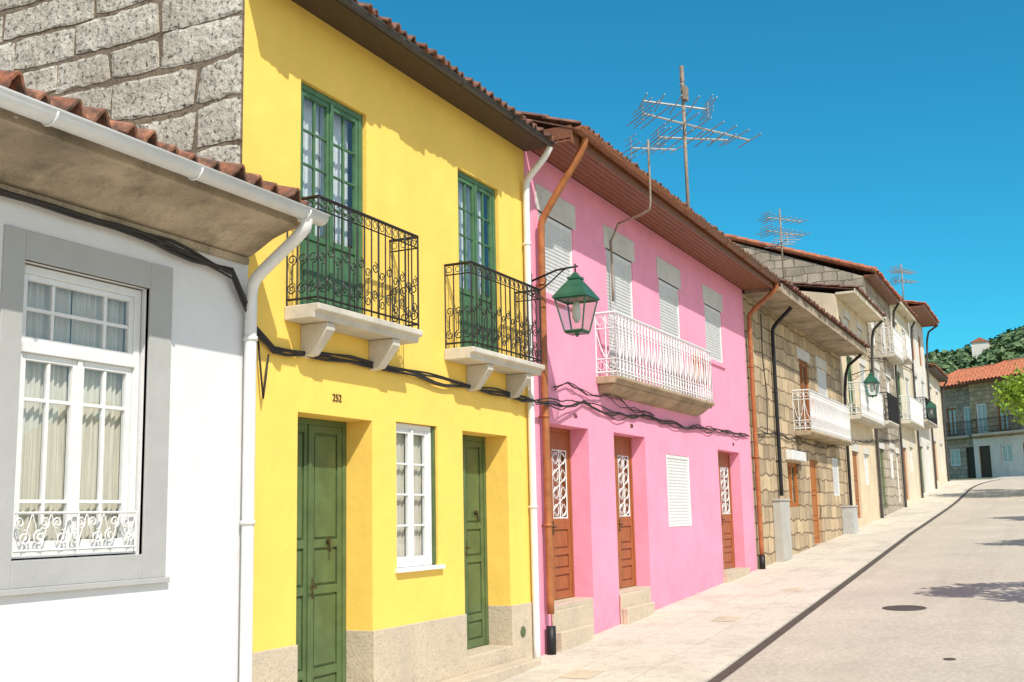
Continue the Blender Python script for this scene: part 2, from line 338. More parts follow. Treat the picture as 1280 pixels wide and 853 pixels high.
def win(parent,X0,X1,z0,z1,Y,mat,leaves=2,cols=1,rows=(1,1,1,1),fw=.045,cur=mCurtain,panel=0,name='window',transom=None,label=None,mt=.018,cy=.10,camp=1.0):
    m=M(); d=.06
    m.box(X0,X0+fw,Y,Y+d,z0,z1); m.box(X1-fw,X1,Y,Y+d,z0,z1); m.box(X0+fw,X1-fw,Y,Y+d,z1-fw,z1); m.box(X0+fw,X1-fw,Y,Y+d,z0,z0+fw)
    a,b_,c,e=X0+fw,X1-fw,z0+fw,z1-fw
    if transom:
        tz,tcols,trows=transom
        m.box(a,b_,Y-.015,Y+d,tz-.03,tz+.03)
        m.box(a,a+.035,Y+.012,Y+.05,tz+.03,e); m.box(b_-.035,b_,Y+.012,Y+.05,tz+.03,e); m.box(a+.035,b_-.035,Y+.012,Y+.05,e-.035,e); m.box(a+.035,b_-.035,Y+.012,Y+.05,tz+.03,tz+.065)
        tot=sum(tcols); x=a+.035; w=b_-a-.07
        for q in tcols[:-1]:
            x+=w*q/tot; m.box(x-mt/2,x+mt/2,Y+.018,Y+.045,tz+.065,e-.035)
        for k in range(1,trows):
            zz=tz+.065+(e-tz-.1)*k/trows; m.box(a+.035,b_-.035,Y+.02,Y+.043,zz-mt/2,zz+mt/2)
        e=tz-.03
    lw=(b_-a)/leaves; st=.042
    for l in range(leaves):
        xa=a+lw*l+.002; xb=a+lw*(l+1)-.002
        y0=Y+.010
        m.box(xa,xa+st,y0,y0+.04,c,e); m.box(xb-st,xb,y0,y0+.04,c,e); m.box(xa+st,xb-st,y0,y0+.04,e-st,e); 
        if panel:
            m.box(xa+st,xb-st,y0+.012,y0+.035,c+.06,c+panel); m.box(xa+st+.03,xb-st-.03,y0+.003,y0+.012,c+.10,c+panel-.05)
            m.box(xa+st,xb-st,y0,y0+.04,c,c+.06); m.box(xa+st,xb-st,y0,y0+.04,c+panel,c+panel+.05); zb=c+panel+.05
        else:
            m.box(xa+st,xb-st,y0,y0+.04,c,c+st); zb=c+st
        tot=sum(rows); zz=zb; H=e-st-zb
        for q in rows[:-1]:
            zz+=H*q/tot; m.box(xa+st,xb-st,y0+.008,y0+.034,zz-mt/2,zz+mt/2)
        for k in range(1,cols):
            x=xa+st+(xb-xa-2*st)*k/cols; m.box(x-mt/2,x+mt/2,y0+.006,y0+.036,zb,e-st)
    if leaves==2: m.box((a+b_)/2-.018,(a+b_)/2+.018,Y-.004,Y+.01,c,e)
    o=m.obj(name,mat,parent,bevel=.003,label=label,seg=1)
    pane(o,X0+fw*.5,X1-fw*.5,z0+fw*.5+(panel or 0),z1-fw*.5,Y+.030)
    if cur: curtain(o,X0+fw,X1-fw,z0+fw+(panel or 0),z1-fw,Y+cy,cur,amp=camp)
    m=M(); m.box(X0-.02,X1+.02,Y+.5,Y+.55,z0-.05,z1+.05); m.obj('dark_room_backing',mDarkWood,o)  # dark-coloured panel standing in for the unlit room behind the window
    return o
def blind(parent,X0,X1,z0,z1,Y,mat=None,fr=.03,label='pale roller blind pulled down'):
    m=M(); m.box(X0,X0+fr,Y-.012,Y+.05,z0,z1); m.box(X1-fr,X1,Y-.012,Y+.05,z0,z1)
    m.box(X0+fr,X1-fr,Y-.006,Y+.05,z1-.05,z1); m.box(X0+fr,X1-fr,Y-.015,Y+.05,z0,z0+.03)
    o=m.obj('window',mWhiteP,parent,bevel=.003,seg=1)
    m=M(); z=z0+.03; prof=[]
    while z<z1-.05: 
        prof+=[(Y+.012,z),(Y+.002,z+.012),(Y+.002,z+.036),(Y+.012,z+.044)]; z+=.046
    vs=[(X0+fr,q[0],q[1]) for q in prof]+[(X1-fr,q[0],q[1]) for q in prof]; n=len(prof)
    m.add(vs,[(i,n+i,n+i+1,i+1) for i in range(n-1)])
    m.obj('roller_blind',mat or mBlind,o,label=label); return o
def leafpanels(m,xa,xb,z0,z1,Y,rails,st=.07):
    m.box(xa,xb,Y+.02,Y+.05,z0,z1)
    m.box(xa,xa+st,Y,Y+.02,z0,z1); m.box(xb-st,xb,Y,Y+.02,z0,z1)
    H=z1-z0; zz=[z0]+[z0+H*r for r in rails]+[z1]
    for k,z in enumerate(zz):
        a=z if k==0 else (z-st*.5 if k<len(zz)-1 else z-st)
        b_=z+st*1.2 if k==0 else (z+st*.5 if k<len(zz)-1 else z)
        m.box(xa+st,xb-st,Y,Y+.02,a,b_)
    for k in range(len(zz)-1):
        a=zz[k]+(st*1.2 if k==0 else st*.5)+.02; b_=zz[k+1]-(st*.5 if k<len(zz)-2 else st)-.02
        m.box(xa+st+.02,xb-st-.02,Y+.006,Y+.02,a,b_)
def handle(o,x,z,Y):
    m=M(); m.box(x-.018,x+.018,Y-.006,Y,z-.09,z+.07); m.tube([(x,Y-.004,z),(x,Y-.05,z)],.010,8); m.tube([(x,Y-.05,z),(x-.09,Y-.055,z-.005)],[.010,.008],8)
    m.obj('handle',mBrass,o,bevel=.002,seg=1)
def green_door(parent,X0,X1,z0,z1,Y):
    m=M(); m.box(X0,X0+.05,Y-.01,Y+.06,z0,z1); m.box(X1-.05,X1,Y-.01,Y+.06,z0,z1); m.box(X0+.05,X1-.05,Y-.01,Y+.06,z1-.05,z1)
    mid=(X0+X1)/2; a,b_=X0+.05,X1-.05
    leafpanels(m,a,mid-.002,z0+.01,z1-.05,Y,[.14,.42,.58],st=.065); leafpanels(m,mid+.002,b_,z0+.01,z1-.05,Y,[.14,.42,.58],st=.065)
    m.box(mid-.025,mid+.02,Y-.014,Y,z0+.01,z1-.05)
    o=m.obj('door',mGreen,parent,bevel=.004,label='dark green painted double door with panels',seg=2)
    handle(o,mid+.035,z0+1.0,Y); 
    m=M(); m.tube([(mid+.25,Y,z0+1.35),(mid+.25,Y-.03,z0+1.35)],.022,8); m.tube([(mid+.25,Y-.025,z0+1.35),(mid+.25,Y-.035,z0+1.27)],.012,6); m.obj('door_knocker',mBrass,o)
    return o
def brown_door(parent,X0,X1,z0,z1,Y):
    m=M(); m.box(X0,X0+.05,Y-.01,Y+.06,z0,z1); m.box(X1-.05,X1,Y-.01,Y+.06,z0,z1); m.box(X0+.05,X1-.05,Y-.01,Y+.06,z1-.05,z1)
    mid=(X0+X1)/2; a,b_=X0+.05,X1-.05; H=z1-z0; zs=z0+H*.44; g_=.065
    for xa,xb in ((a,mid-.002),(mid+.002,b_)):
        leafpanels(m,xa,xb,z0+.01,zs,Y,[.36,.62],st=.075)
        m.box(xa,xa+g_,Y,Y+.05,zs,z1-.05); m.box(xb-g_,xb,Y,Y+.05,zs,z1-.05); m.box(xa+g_,xb-g_,Y,Y+.05,z1-.26,z1-.05); m.box(xa+g_,xb-g_,Y,Y+.05,zs,zs+.05)
        m.box(xa+g_,xb-g_,Y+.045,Y+.05,zs+.05,z1-.26)
    o=m.obj('door',mWoodDoor,parent,bevel=.004,label='varnished brown wooden door with white grille')
    for xa,xb in ((a+g_,mid-.002-g_),(mid+.002+g_,b_-g_)):
        pane(o,xa,xb,zs+.05,z1-.26,Y+.035)
        g=M(); za,zb=zs+.05,z1-.26; w=xb-xa; xm=(xa+xb)/2
        for z in (za+.008,zb-.008): g.tube([(xa,Y+.009,z),(xb,Y+.009,z)],.010,4)
        for x in (xa+.01,xb-.01,xm): g.tube([(x,Y+.009,za),(x,Y+.009,zb)],.009,4)
        nn=4
        for k in range(nn):
            zc=za+(zb-za)*(k+.5)/nn; r=(zb-za)/nn/2
            g.tube([(xa+.01,Y+.006,zc),(xm,Y+.006,zc+r),(xb-.01,Y+.006,zc),(xm,Y+.006,zc-r),(xa+.01,Y+.006,zc)],.007,4)
            for sx in (-1,1): g.tube([(xm+sx*w*.25+w*.16*math.cos(t*math.pi/5),Y+.009,zc+w*.16*math.sin(t*math.pi/5)) for t in range(11)],.006,4)
        g.obj('door_grille',mWhiteP,o)
    handle(o,mid+.04,z0+.85,Y); return o
def spiral(m,A,ux,cs,cz,r0,r1,turns,ph,rad,sgn=1,n=16,mi=0):
    pts=[]
    for i in range(n+1):
        t=i/n; r=r0+(r1-r0)*t; a=ph+sgn*turns*2*math.pi*t
        s=cs+r*math.cos(a); pts.append((A[0]+ux[0]*s,A[1]+ux[1]*s,cz+r*math.sin(a)))
    m.tube(pts,rad,4,mi)
def rail_section(m,A,B,zb,zt,style):
    L=math.hypot(B[0]-A[0],B[1]-A[1]); ux=((B[0]-A[0])/L,(B[1]-A[1])/L)
    P=lambda s,z:(A[0]+ux[0]*s,A[1]+ux[1]*s,z)
    if style=='iron':
        m.tube([P(0,zt),P(L,zt)],.014,6); m.tube([P(0,zt-.1),P(L,zt-.1)],.007,4); m.tube([P(0,zb+.05),P(L,zb+.05)],.009,4)
        n=max(1,round(L/.105)); w=L/n
        for k in range(n+1): m.tube([P(k*w,zb+.0),P(k*w,zt)],.0075 if k%4 else .010,4)
        for k in range(n):
            c=(k+.5)*w
            spiral(m,A,ux,c,zt-.05,w*.3,w*.3,1,0,.004,n=8)
            if k%2==0 or n<4:
                spiral(m,A,ux,c,zb+.13,w*.46,w*.12,1.4,math.pi/2,.0055,1)
                spiral(m,A,ux,c,zb+.36,w*.46,w*.12,1.4,-math.pi/2,.0055,1)
                m.tube([P(c,zb+.13+w*.46),P(c,zb+.36-w*.46)],.0055,4)
            else:
                spiral(m,A,ux,c,zb+.19,w*.46,w*.12,1.4,-math.pi/2,.0055,-1)
                spiral(m,A,ux,c,zb+.42,w*.46,w*.12,1.4,math.pi/2,.0055,-1)
    else:
        m.tube([P(0,zt),P(L,zt)],.02,6); m.tube([P(0,zb+.05),P(L,zb+.05)],.014,4); m.tube([P(0,zt-.2),P(L,zt-.2)],.010,4); m.tube([P(0,zb+.22),P(L,zb+.22)],.010,4)
        n=max(1,round(L/.125)); w=L/n
        for k in range(n+1): m.tube([P(k*w,zb),P(k*w,zt)],.010,4)
        for k in range(n):
            c=(k+.5)*w
            spiral(m,A,ux,c,zt-.1,w*.4,w*.4,1,0,.007,n=8)
            if k%2: m.tube([P(k*w,zb+.22),P(c,zb+.36),P(k*w+w,zt-.2)],.007,4)
            else: m.tube([P(k*w+w,zb+.22),P(c,zb+.36),P(k*w,zt-.2)],.007,4)
            spiral(m,A,ux,c,zb+.135,w*.4,w*.4,1,0,.006,n=8)
def balcony(parent,X0,X1,p,zs,zr,style,th=.11,brackets=(),slabmat=None,corbel=False,label=None):
    m=M()
    m.prism([(.0,zs),(-p-.03,zs),(-p-.03,zs-th*.45),(-p+.01,zs-th*.6),(-p+.02,zs-th),(.0,zs-th)],'x',X0-.03,X1+.03)
    if corbel: m.prism([(.0,zs-th-.002),(-p+.05,zs-th-.002),(-p+.09,zs-th-.04),(-.10,zs-th-.09),(.0,zs-th-.12)],'x',X0+.05,X1-.05)
    o=m.obj('balcony',slabmat or mPaleSlab,parent,bevel=.008,label=label)
    for bx in brackets:
        m=M(); m.prism([(.0,zs-th-.002),(-p+.04,zs-th-.002),(-p+.04,zs-th-.06),(-.10,zs-th-.24),(.0,zs-th-.26)],'x',bx-.055,bx+.055); m.obj('bracket',slabmat or mPaleSlab,o,bevel=.008)
    m=M()
    rail_section(m,(X0,0),(X0,-p),zs,zr,style); rail_section(m,(X0,-p),(X1,-p),zs,zr,style); rail_section(m,(X1,-p),(X1,0),zs,zr,style)
    m.obj('railing',mBlack if style=='iron' else mWhiteP,o)
    return o
def text(parent,s,x,z,size,mat,Y=-.004,name='house_number'):
    c=bpy.data.curves.new(name,'FONT'); c.body=s; c.size=size; c.extrude=.004
    t=bpy.data.objects.new('t',c); COL.objects.link(t); bpy.context.view_layer.update()
    me=bpy.data.meshes.new_from_object(t); bpy.data.objects.remove(t)
    me.transform(Matrix.Translation((x,Y,z))@Matrix.Rotation(math.pi/2,4,'X')); me.materials.clear(); me.materials.append(mat)
    o=bpy.data.objects.new(name,me); COL.objects.link(o); attach(o,parent); W[o.name]=Vector((0,0,0)); return o

# ================================================================ GROUND
def strip(name,xs,yl,yr,dz,mat,ny=1,skirt=0):
    m=M(); vs=[]; 
    for x in xs:
        a,b_=yl(x),yr(x)
        for k in range(ny+1): vs.append((x,a+(b_-a)*k/ny,gz(x)+dz))
    n=ny+1
    m.add(vs,[(i*n+k,i*n+k+1,(i+1)*n+k+1,(i+1)*n+k) for i in range(len(xs)-1) for k in range(ny)])
    if skirt:
        vs=[]
        for x in xs:
            vs+=[(x,yr(x),gz(x)+dz),(x,yr(x),gz(x)+dz-skirt)]
        m.add(vs,[(2*i,2*i+2,2*i+3,2*i+1) for i in range(len(xs)-1)])
    o=m.obj(name,mat); structure(o); return o
def kerbY(x):
    if x<30: return -2.1+(x-10.3)*.028 if x>10.3 else -2.1+(x-10.3)*.012
    if x<52: return -1.55+(x-30)*.006
    return -1.418-(x-52)**2*.012
def roadR(x): return -5.7 if x<52 else -5.7-(x-52)**2*.02
xs=[-40+i*1.5 for i in range(95)]
big=[-900,-300,-100,-60,-40,-20]+[i*3 for i in range(0,40)]+[150,220,400,900,1800]
strip('ground',big,lambda x:900,lambda x:-900,-.06,mDirt,2)
strip('road',xs,lambda x:kerbY(x) if x<58 else kerbY(58),lambda x:roadR(x),-.022,mRoad,3)
strip('pavement',[x for x in xs if x<62],lambda x:.6,lambda x:kerbY(x),0,mPave,2,skirt=.08)
strip('dark_edge_strip',[x for x in xs if x<62],lambda x:kerbY(x)-.004,lambda x:kerbY(x)-.12,-.018,mIronCast,1)  # flat dark strip along the pavement edge
strip('opposite_pavement',[x for x in xs if x<62],lambda x:roadR(x)+.02,lambda x:-12,.03,mPave,2)
# ================================================================ WHITE HOUSE
Hs=thing('white_house','white plastered cottage with grey window surround and tiled eave','house',(3.2,0,gz(3.2)))
wx0,wx1,wz0,wz1=4.38,5.36,1.42,3.11
m=M(); facade(m,-1.0,6.335,-1.5,3.56,[(wx0,wx1,wz0,wz1,.13)],Y=-.006); body(m,-1.0,6.235,-1.5,3.56,4,5.2,8); m.obj('wall',mWhite,Hs)
m=M(); y0,y1=-.020,.02
m.box(4.235,wx0,y0,y1,1.27,3.28); m.box(wx1,5.56,y0,y1,1.27,3.28); m.box(wx0,wx1,y0,y1,wz1,3.28); m.box(wx0,wx1,y0,y1,1.27,wz0)
m.box(4.20,5.58,-.04,.02,1.235,1.27)
m.obj('window_surround',mSurround,Hs,bevel=.004)
wn=win(Hs,wx0+.01,wx1-.01,wz0+.01,wz1-.01,.05,mWhiteP,2,2,(1.0,2.6,1.0),cur=mLace,transom=(2.62,(1,2.1,1),2),label='white wooden casement window with transom lights',mt=.022,fw=.05,cy=.085)
m=M(); A=(wx0+.03,.02); ux=(1,0); L=wx1-wx0-.06
for z in (1.47,1.68): m.tube([(A[0],.02,z),(A[0]+L,.02,z)],.008,5)
for x in (0,L/2,L): m.tube([(A[0]+x,.02,1.44),(A[0]+x,.02,1.69)],.008,5)
n=7
for k in range(n):
    c=L*(k+.5)/n; w=L/n; sg=1 if k%2 else -1
    spiral(m,A,ux,c-sg*w*.1,1.54,.045,.010,1.5,math.pi/2,.005,sg); spiral(m,A,ux,c+sg*w*.15,1.625,.036,.010,1.4,-math.pi/2,.005,sg)
    m.tube([(A[0]+c-w*.5,.02,1.68),(A[0]+c,.02,1.49),(A[0]+c+w*.5,.02,1.68)],.004,4)
m.obj('window_grille',mWhiteP,wn,label='white scrolled iron grille')
m=M(); prof=[(.0,3.50),(-.06,3.51),(-.14,3.55),(-.25,3.61),(-.38,3.65),(-.50,3.665),(-.50,3.74),(.0,3.78)]
m.prism(prof,'x',-1.0,6.31); m.box(-1,6.31,-.04,-.007,3.45,3.50); m.obj('soffit',mConcrete,Hs,bevel=.006,label='stained rough concrete cove under the eave')
tiles(Hs,-1.0,6.2,-.56,3.80,4,5.4,mTile,pitch=.19,amp=.06,jit=.04,backY=8.5,label='weathered terracotta barrel tile roof')
gutter(Hs,-1.0,6.42,-.60,3.745,.060,mWhiteP,label='white half-round gutter')
pipe(Hs,[(6.24,-.60,3.70),(6.24,-.585,3.62),(6.28,-.12,3.34),(6.295,-.072,3.24),(6.295,-.072,3.1),(6.295,-.072,gz(6.4)-.05)],.044,mWhiteP,clamps=[(6.295,-.072,2.9),(6.295,-.072,1.6),(6.295,-.072,.4)],label='white round downpipe')
# ================================================================ YELLOW HOUSE
Hy=thing('yellow_house','bright yellow two-storey house with green doors and iron balconies','house',(8.7,0,gz(8.7)))
YX0,YX1=6.26,11.12
D1=(6.95,7.98,.08,2.43,.28); WL=(8.36,9.08,1.18,2.45,.10); D2=(9.57,10.55,.30,2.44,.28)
U1=(6.96,7.90,3.20,5.11,.10); U2=(9.55,10.45,3.20,5.09,.10)
m=M(); facade(m,YX0,YX1,-1,5.74,[D1,WL,D2,U1,U2],0,0); body(m,YX0,YX1,-1,5.74,4,7.4,8,mi=0,side=1); m.obj('wall',[mYellow,mMortar],Hy)
m=M(); z=3.4; row=0
def warp(y,z):
    w_=min(1,max(0,(y-.02)/.3))
    return y+.05*w_*noise.noise(Vector((y*1.6,z*1.6,1.3))), z+.07*w_*noise.noise(Vector((y*1.1,z*1.4,7.7)))
while z<7.3:
    h=random.uniform(.25,.36); y=.012; first=True
    while y<4.6:
        w=random.uniform(.5,1.15) if not first else random.choice([.42,.8]); first=False
        zt=5.74+(1.66)*(min(y,4)/4)-.05
        if z+h<zt+.1 and y+w<5:
            x=YX0-.020-random.uniform(0,.004); g=.016
            q=lambda:random.uniform(-.020,.020)
            nn=12; fr=[]
            c4=[(y+g+q(),z+g+q()),(y+w-g+q(),z+g+q()),(y+w-g+q(),z+h-g+q()),(y+g+q(),z+h-g+q())]
            if y<.05: c4[0]=(.012,c4[0][1]); c4[3]=(.012,c4[3][1])
            sd_=random.random()*50
            for a in range(nn+1):
                for b_ in range(nn+1):
                    s,t=a/nn,b_/nn
                    yy=(c4[0][0]*(1-s)+c4[1][0]*s)*(1-t)+(c4[3][0]*(1-s)+c4[2][0]*s)*t
                    zz=(c4[0][1]*(1-s)+c4[1][1]*s)*(1-t)+(c4[3][1]*(1-s)+c4[2][1]*s)*t
                    cs=abs(s-.5)*2; ct=abs(t-.5)*2
                    if cs>.8 and ct>.6: 
                        zz+=(-1 if t>.5 else 1)*.03*(cs-.8)*5*(ct-.6)
                    ed=min(a,nn-a,b_,nn-b_)
                    yy,zz=warp(yy,zz)
                    if ed==0: zz+=.016*noise.noise(Vector((yy*13,zz*13,sd_)))
                    dx=0 if ed==0 else .002+.008*noise.noise(Vector((yy*9,zz*9,sd_)))
                    fr.append((x-dx+(.004 if ed==0 else 0),yy,zz))
            base=len(fr)
            fs=[(a*(nn+1)+b_,a*(nn+1)+b_+1,(a+1)*(nn+1)+b_+1,(a+1)*(nn+1)+b_) for a in range(nn) for b_ in range(nn)]
            loop=[(a,0) for a in range(nn)]+[(nn,b_) for b_ in range(nn)]+[(nn-a,nn) for a in range(nn)]+[(0,nn-b_) for b_ in range(nn)]
            idx=[a*(nn+1)+b_ for a,b_ in loop]
            back=[(YX0-.002,fr[i][1],fr[i][2]) for i in idx]
            k=len(idx); fs+=[(idx[i],idx[(i+1)%k],base+(i+1)%k,base+i) for i in range(k)]
            m.add(fr+back,fs)
        y+=w
    z+=h; row+=1
mx=YX0-.013
m.add([(mx,.004,3.4),(mx,5,3.4),(mx,5,7.0),(mx,4,7.36),(mx,.004,5.72)],[(0,1,2,3,4)],1)
m.obj('gable_masonry',[mRubble,mMortar],Hy,label='rough granite blocks with brown mortar on the gable wall')
for a,b_ in ((YX0+.08,D1[0]+.003),(D1[1]-.003,D2[0]+.003),(D2[1]-.003,YX1-.06)):
    m=M(); m.box(a,b_,-.018,.262,-1,.70)
    m.obj('plinth',mGran,Hy,bevel=.006)
green_door(Hy,D1[0]+.004,D1[1]-.004,D1[2],D1[3],.266); green_door(Hy,D2[0]+.004,D2[1]-.004,D2[2],D2[3],.266)
for U in (U1,U2):
    win(Hy,U[0]+.005,U[1]-.005,U[2],U[3]-.005,.035,mGreenL,2,2,(1,1,1,1),panel=.58,name='balcony_door',label='green glazed double balcony door',fw=.05,cy=.12,camp=.35)
wl=win(Hy,WL[0]+.005,WL[1]-.04,WL[2]+.005,WL[3]-.005,.045,mWhiteP,2,1,(1,1,1,1),label='white casement window',cy=.085,cur=mLace)
m=M(); m.box(WL[1]-.036,WL[1]-.005,.02,.08,WL[2]+.01,WL[3]-.01); m.obj('shutter_edge',mGreen,wl,bevel=.003)
m=M(); m.box(WL[0]-.03,WL[1]+.05,-.045,.10,WL[2]-.035,WL[2]+.002); m.obj('window_sill',mWhiteP,Hy,bevel=.005)
balcony(Hy,6.80,8.27,.29,3.22,4.05,'iron',brackets=(7.03,7.98),label='black scrolled iron balcony on pale stone slab')
balcony(Hy,9.26,10.83,.29,3.20,4.02,'iron',brackets=(9.72,10.60),label='black scrolled iron balcony on pale stone slab')
m=M(); m.box(D1[0]+.004,D1[1]-.004,-.02,.30,-.6,D1[2]+.004); m.box(D1[0]-.1,D1[1]+.1,-.28,-.021,-.6,-.08); m.obj('doorstep',mGran,Hy,bevel=.01)
m=M(); m.box(D2[0]+.004,D2[1]-.004,-.02,.30,-.6,D2[2]+.004); m.box(8.95,10.75,-.24,-.021,-.6,.16); m.obj('doorstep',mGran,Hy,bevel=.012)
text(Hy,'252',7.40,2.55,.085,mNum)
m=M(); m.box(YX0-.05,YX1+.02,-.32,0.0,5.715,5.735); m.box(YX0-.05,YX1+.02,-.34,-.32,5.69,5.75)
m.obj('soffit',mDarkWood,Hy,bevel=.003,label='thin dark board soffit')
tiles(Hy,YX0-.1,YX1-.02,-.40,5.745,4,7.5,mTileD,pitch=.15,amp=.03,jit=.008,lift=.015,backY=8.4,label='terracotta barrel tile roof')
gutter(Hy,YX0-.1,YX1-.08,-.38,5.71,.034,mDarkPipe,label='dark metal gutter')
pipe(Hy,[(11.04,-.37,5.68),(11.03,-.30,5.56),(11.03,-.08,5.35),(11.03,-.06,5.2),(11.03,-.06,gz(11)-.05)],.038,mWhiteP,clamps=[(11.03,-.06,4.6),(11.03,-.06,3.4),(11.03,-.06,1.7)],label='white round downpipe')
m=M(); m.tube([(10.78,-.02,.42),(10.78,-.03,.42)],.055,16); m.obj('meter_cover',mGreen,Hy,bevel=.003)
# ================================================================ PINK HOUSE
Hp=thing('pink_house','pink two-storey house with brown doors and white balcony','house',(16,0,gz(16)))
PX0,PX1=11.13,20.78
E1=(11.56,12.80,.62,2.65,.28); E2=(13.67,14.88,.62,2.66,.24); WP=(15.78,16.89,1.40,2.46,.05); E4=(18.54,19.95,.62,2.65,.22)
V=[(11.48,12.50,4.16,5.11),(13.62,14.64,3.25,5.11),(15.78,16.78,3.25,5.10),(18.16,19.20,4.17,5.10)]
m=M(); facade(m,PX0,PX1,-1,5.78,[E1,E2,WP,E4]+[(v[0],v[1],v[2],v[3],.06) for v in V]); body(m,PX0,PX1,-1,5.78,4,7.5,8); m.obj('wall',mPink,Hp)
for E in (E1,E2,E4): brown_door(Hp,E[0]+.003,E[1]-.003,E[2],E[3],E[4]-.03)
blind(Hp,WP[0]+.003,WP[1]-.003,WP[2]+.003,WP[3]-.003,.01,mWhiteP)
for v in V: blind(Hp,v[0]+.003,v[1]-.003,v[2]+.003,v[3]-.003,.025)
for v in V:
    m=M(); m.box(v[0]-.07,v[1]+.08,-.012,.03,v[3]+.0,5.42); m.obj('lintel',mLintel,Hp,bevel=.006)
for v in (V[0],V[3]):
    m=M(); m.box(v[0]-.06,v[1]+.06,-.03,.03,v[2]-.08,v[2]-.001); m.obj('window_sill',mPink,Hp,bevel=.006)
pb=balcony(Hp,13.15,17.42,.27,3.33,4.14,'white',th=.09,corbel=True,slabmat=mCorbel,label='white ornamental iron balcony on moulded granite slab')
def steps(parent,E,parts,cut):
    m=M(); m.box(E[0]+.003,E[1]-.003,-.001,.3,-.5,E[2]+.004)
    for (y0,y1,zt) in parts: m.box(E[0]-.02,E[1]-cut,y0,y1-.002,-.5,zt)
    m.obj('doorstep',mGran,parent,bevel=.012)
steps(Hp,E1,[(-.04,-.003,.56),(-.13,-.04,.34)],.35); steps(Hp,E2,[(-.04,-.003,.60),(-.12,-.04,.43)],.2); 
m=M(); m.box(E4[0]-.03,E4[1]+.03,-.08,.3,-.5,.624); m.obj('doorstep',mGran,Hp,bevel=.01)
for s,x in (('256',12.35),('260',14.3),('264',19.5)): text(Hp,s,x,2.76,.07,mNum)
m=M()
for k in range(7):
    y=-.56+.08*k; m.box(PX0+.05,PX1+.12,y,y+.072,5.785,5.805)
x=PX0+.3
while x<PX1: m.box(x,x+.05,-.56,-.003,5.806,5.87); x+=.8
m.box(PX0+.05,PX0+.075,-.57,.0,5.76,5.95); m.box(PX0+.05,PX1+.12,-.585,-.562,5.74,5.93)
m.obj('soffit',mBrownEave,Hp,bevel=.003,label='brown boarded wooden eave')
tiles(Hp,PX0+.04,PX1+.12,-.64,5.945,4,7.6,mTileD,pitch=.16,amp=.032,jit=.008,lift=.018,backY=8.4,label='terracotta barrel tile roof')
gutter(Hp,PX0+.05,PX1+.15,-.65,5.90,.06,mBrownEave,label='brown metal gutter')
pipe(Hp,[(11.42,-.64,5.86),(11.42,-.62,5.74),(11.38,-.10,4.98),(11.37,-.075,4.84),(11.37,-.075,.55)],.042,mRust,clamps=[(11.37,-.075,4.2),(11.37,-.075,2.7),(11.37,-.075,1.5)],shoe=[(11.37,-.075,.42),(11.37,-.075,gz(11.4)-.03)],label='rust-brown downpipe')
pipe(Hp,[(20.88,-.64,5.86),(20.88,-.62,5.74),(20.85,-.12,5.34),(20.84,-.085,5.2),(20.84,-.085,.8)],.045,mRust,clamps=[(20.84,-.085,4.3),(20.84,-.085,2.6)],shoe=[(20.84,-.085,.8),(20.84,-.085,gz(20.9)-.03)],label='rust-brown downpipe')
def cloth(x0,x1,z0,z1,Y,mat,label):
    m=M(); n=18; vs=[]
    for i in range(n+1):
        x=x0+(x1-x0)*i/n; 
        for j in range(4):
            vs.append((x,Y+.012*math.sin(i*1.1)*j/2,z1-(z1-z0)*j/3+.01*math.sin(i*.9)))
    m.add(vs,[(i*4+j,i*4+j+1,(i+1)*4+j+1,(i+1)*4+j) for i in range(n) for j in range(3)])
    o=m.obj('hanging_cloth',mat,None,smooth=True,solid=.004); top(o,label,'cloth'); return o
cloth(16.5,16.9,3.55,4.05,-.235,mClothO,'small orange cloth hanging inside the white balcony railing')
cloth(17.0,17.25,3.6,4.05,-.235,mClothR,'small red cloth hanging inside the white balcony railing')
# ================================================================ STONE HOUSE
Ht=thing('stone_house','weathered granite two-storey house with white balcony','house',(26,0,gz(26)))
SX0,SX1=20.80,31.0
ops=[(23.8,24.95,1.68,2.62,.12),(26.1,27.15,.84,2.76,.14),(28.9,29.75,1.95,2.90,.06),(25.6,26.75,3.32,5.02,.1),(27.7,28.9,3.32,5.06,.06)]
m=M(); facade(m,SX0,SX1,-.5,5.72,ops); body(m,SX0,SX1,-.5,5.72,4,7.2,8); m.obj('wall',mStoneA,Ht)
o=ops[0]; win(Ht,o[0],o[1],o[2],o[3],.06,mOrangeWood,2,1,(1,1),cur=mLace)
m=M(); m.box(o[0]-.1,o[1]+.15,-.14,-.003,2.66,2.86); m.obj('shutter_box',mWhiteP,Ht,bevel=.01)
o=ops[1]; m=M(); leafpanels(m,o[0],o[1],o[2],o[3],.08,[.3,.6],st=.09); dd=m.obj('door',mOrangeWood,Ht,bevel=.004,label='orange-brown wooden door'); handle(dd,o[0]+.15,o[2]+1,.08)
o=ops[2]; blind(Ht,o[0],o[1],o[2],o[3],.02)
o=ops[3]; win(Ht,o[0],o[1],o[2],o[3],.05,mWoodDoor,2,1,(1,1,1),cur=mLace,panel=.5,name='balcony_door')
o=ops[4]; blind(Ht,o[0],o[1],o[2],o[3],.02)
for a,b_,z in ((25.5,26.85,5.04),(27.6,29.0,5.08)):
    m=M(); m.box(a,b_,-.012,.03,z,z+.25); m.obj('lintel',mLintel,Ht,bevel=.006)
balcony(Ht,24.7,29.75,.36,3.32,4.20,'white',th=.10,label='white iron balcony on granite slab',slabmat=mCorbel)
cloth(24.85,25.3,3.5,4.15,-.32,mClothO,'orange cloth hanging inside a white balcony railing')
m=M(); m.box(SX0+.13,SX1+.1,-.70,-.003,5.72,5.80); m.box(SX0+.13,SX1+.1,-.73,-.702,5.68,5.86)
m.obj('soffit',mConcrete,Ht,bevel=.004)
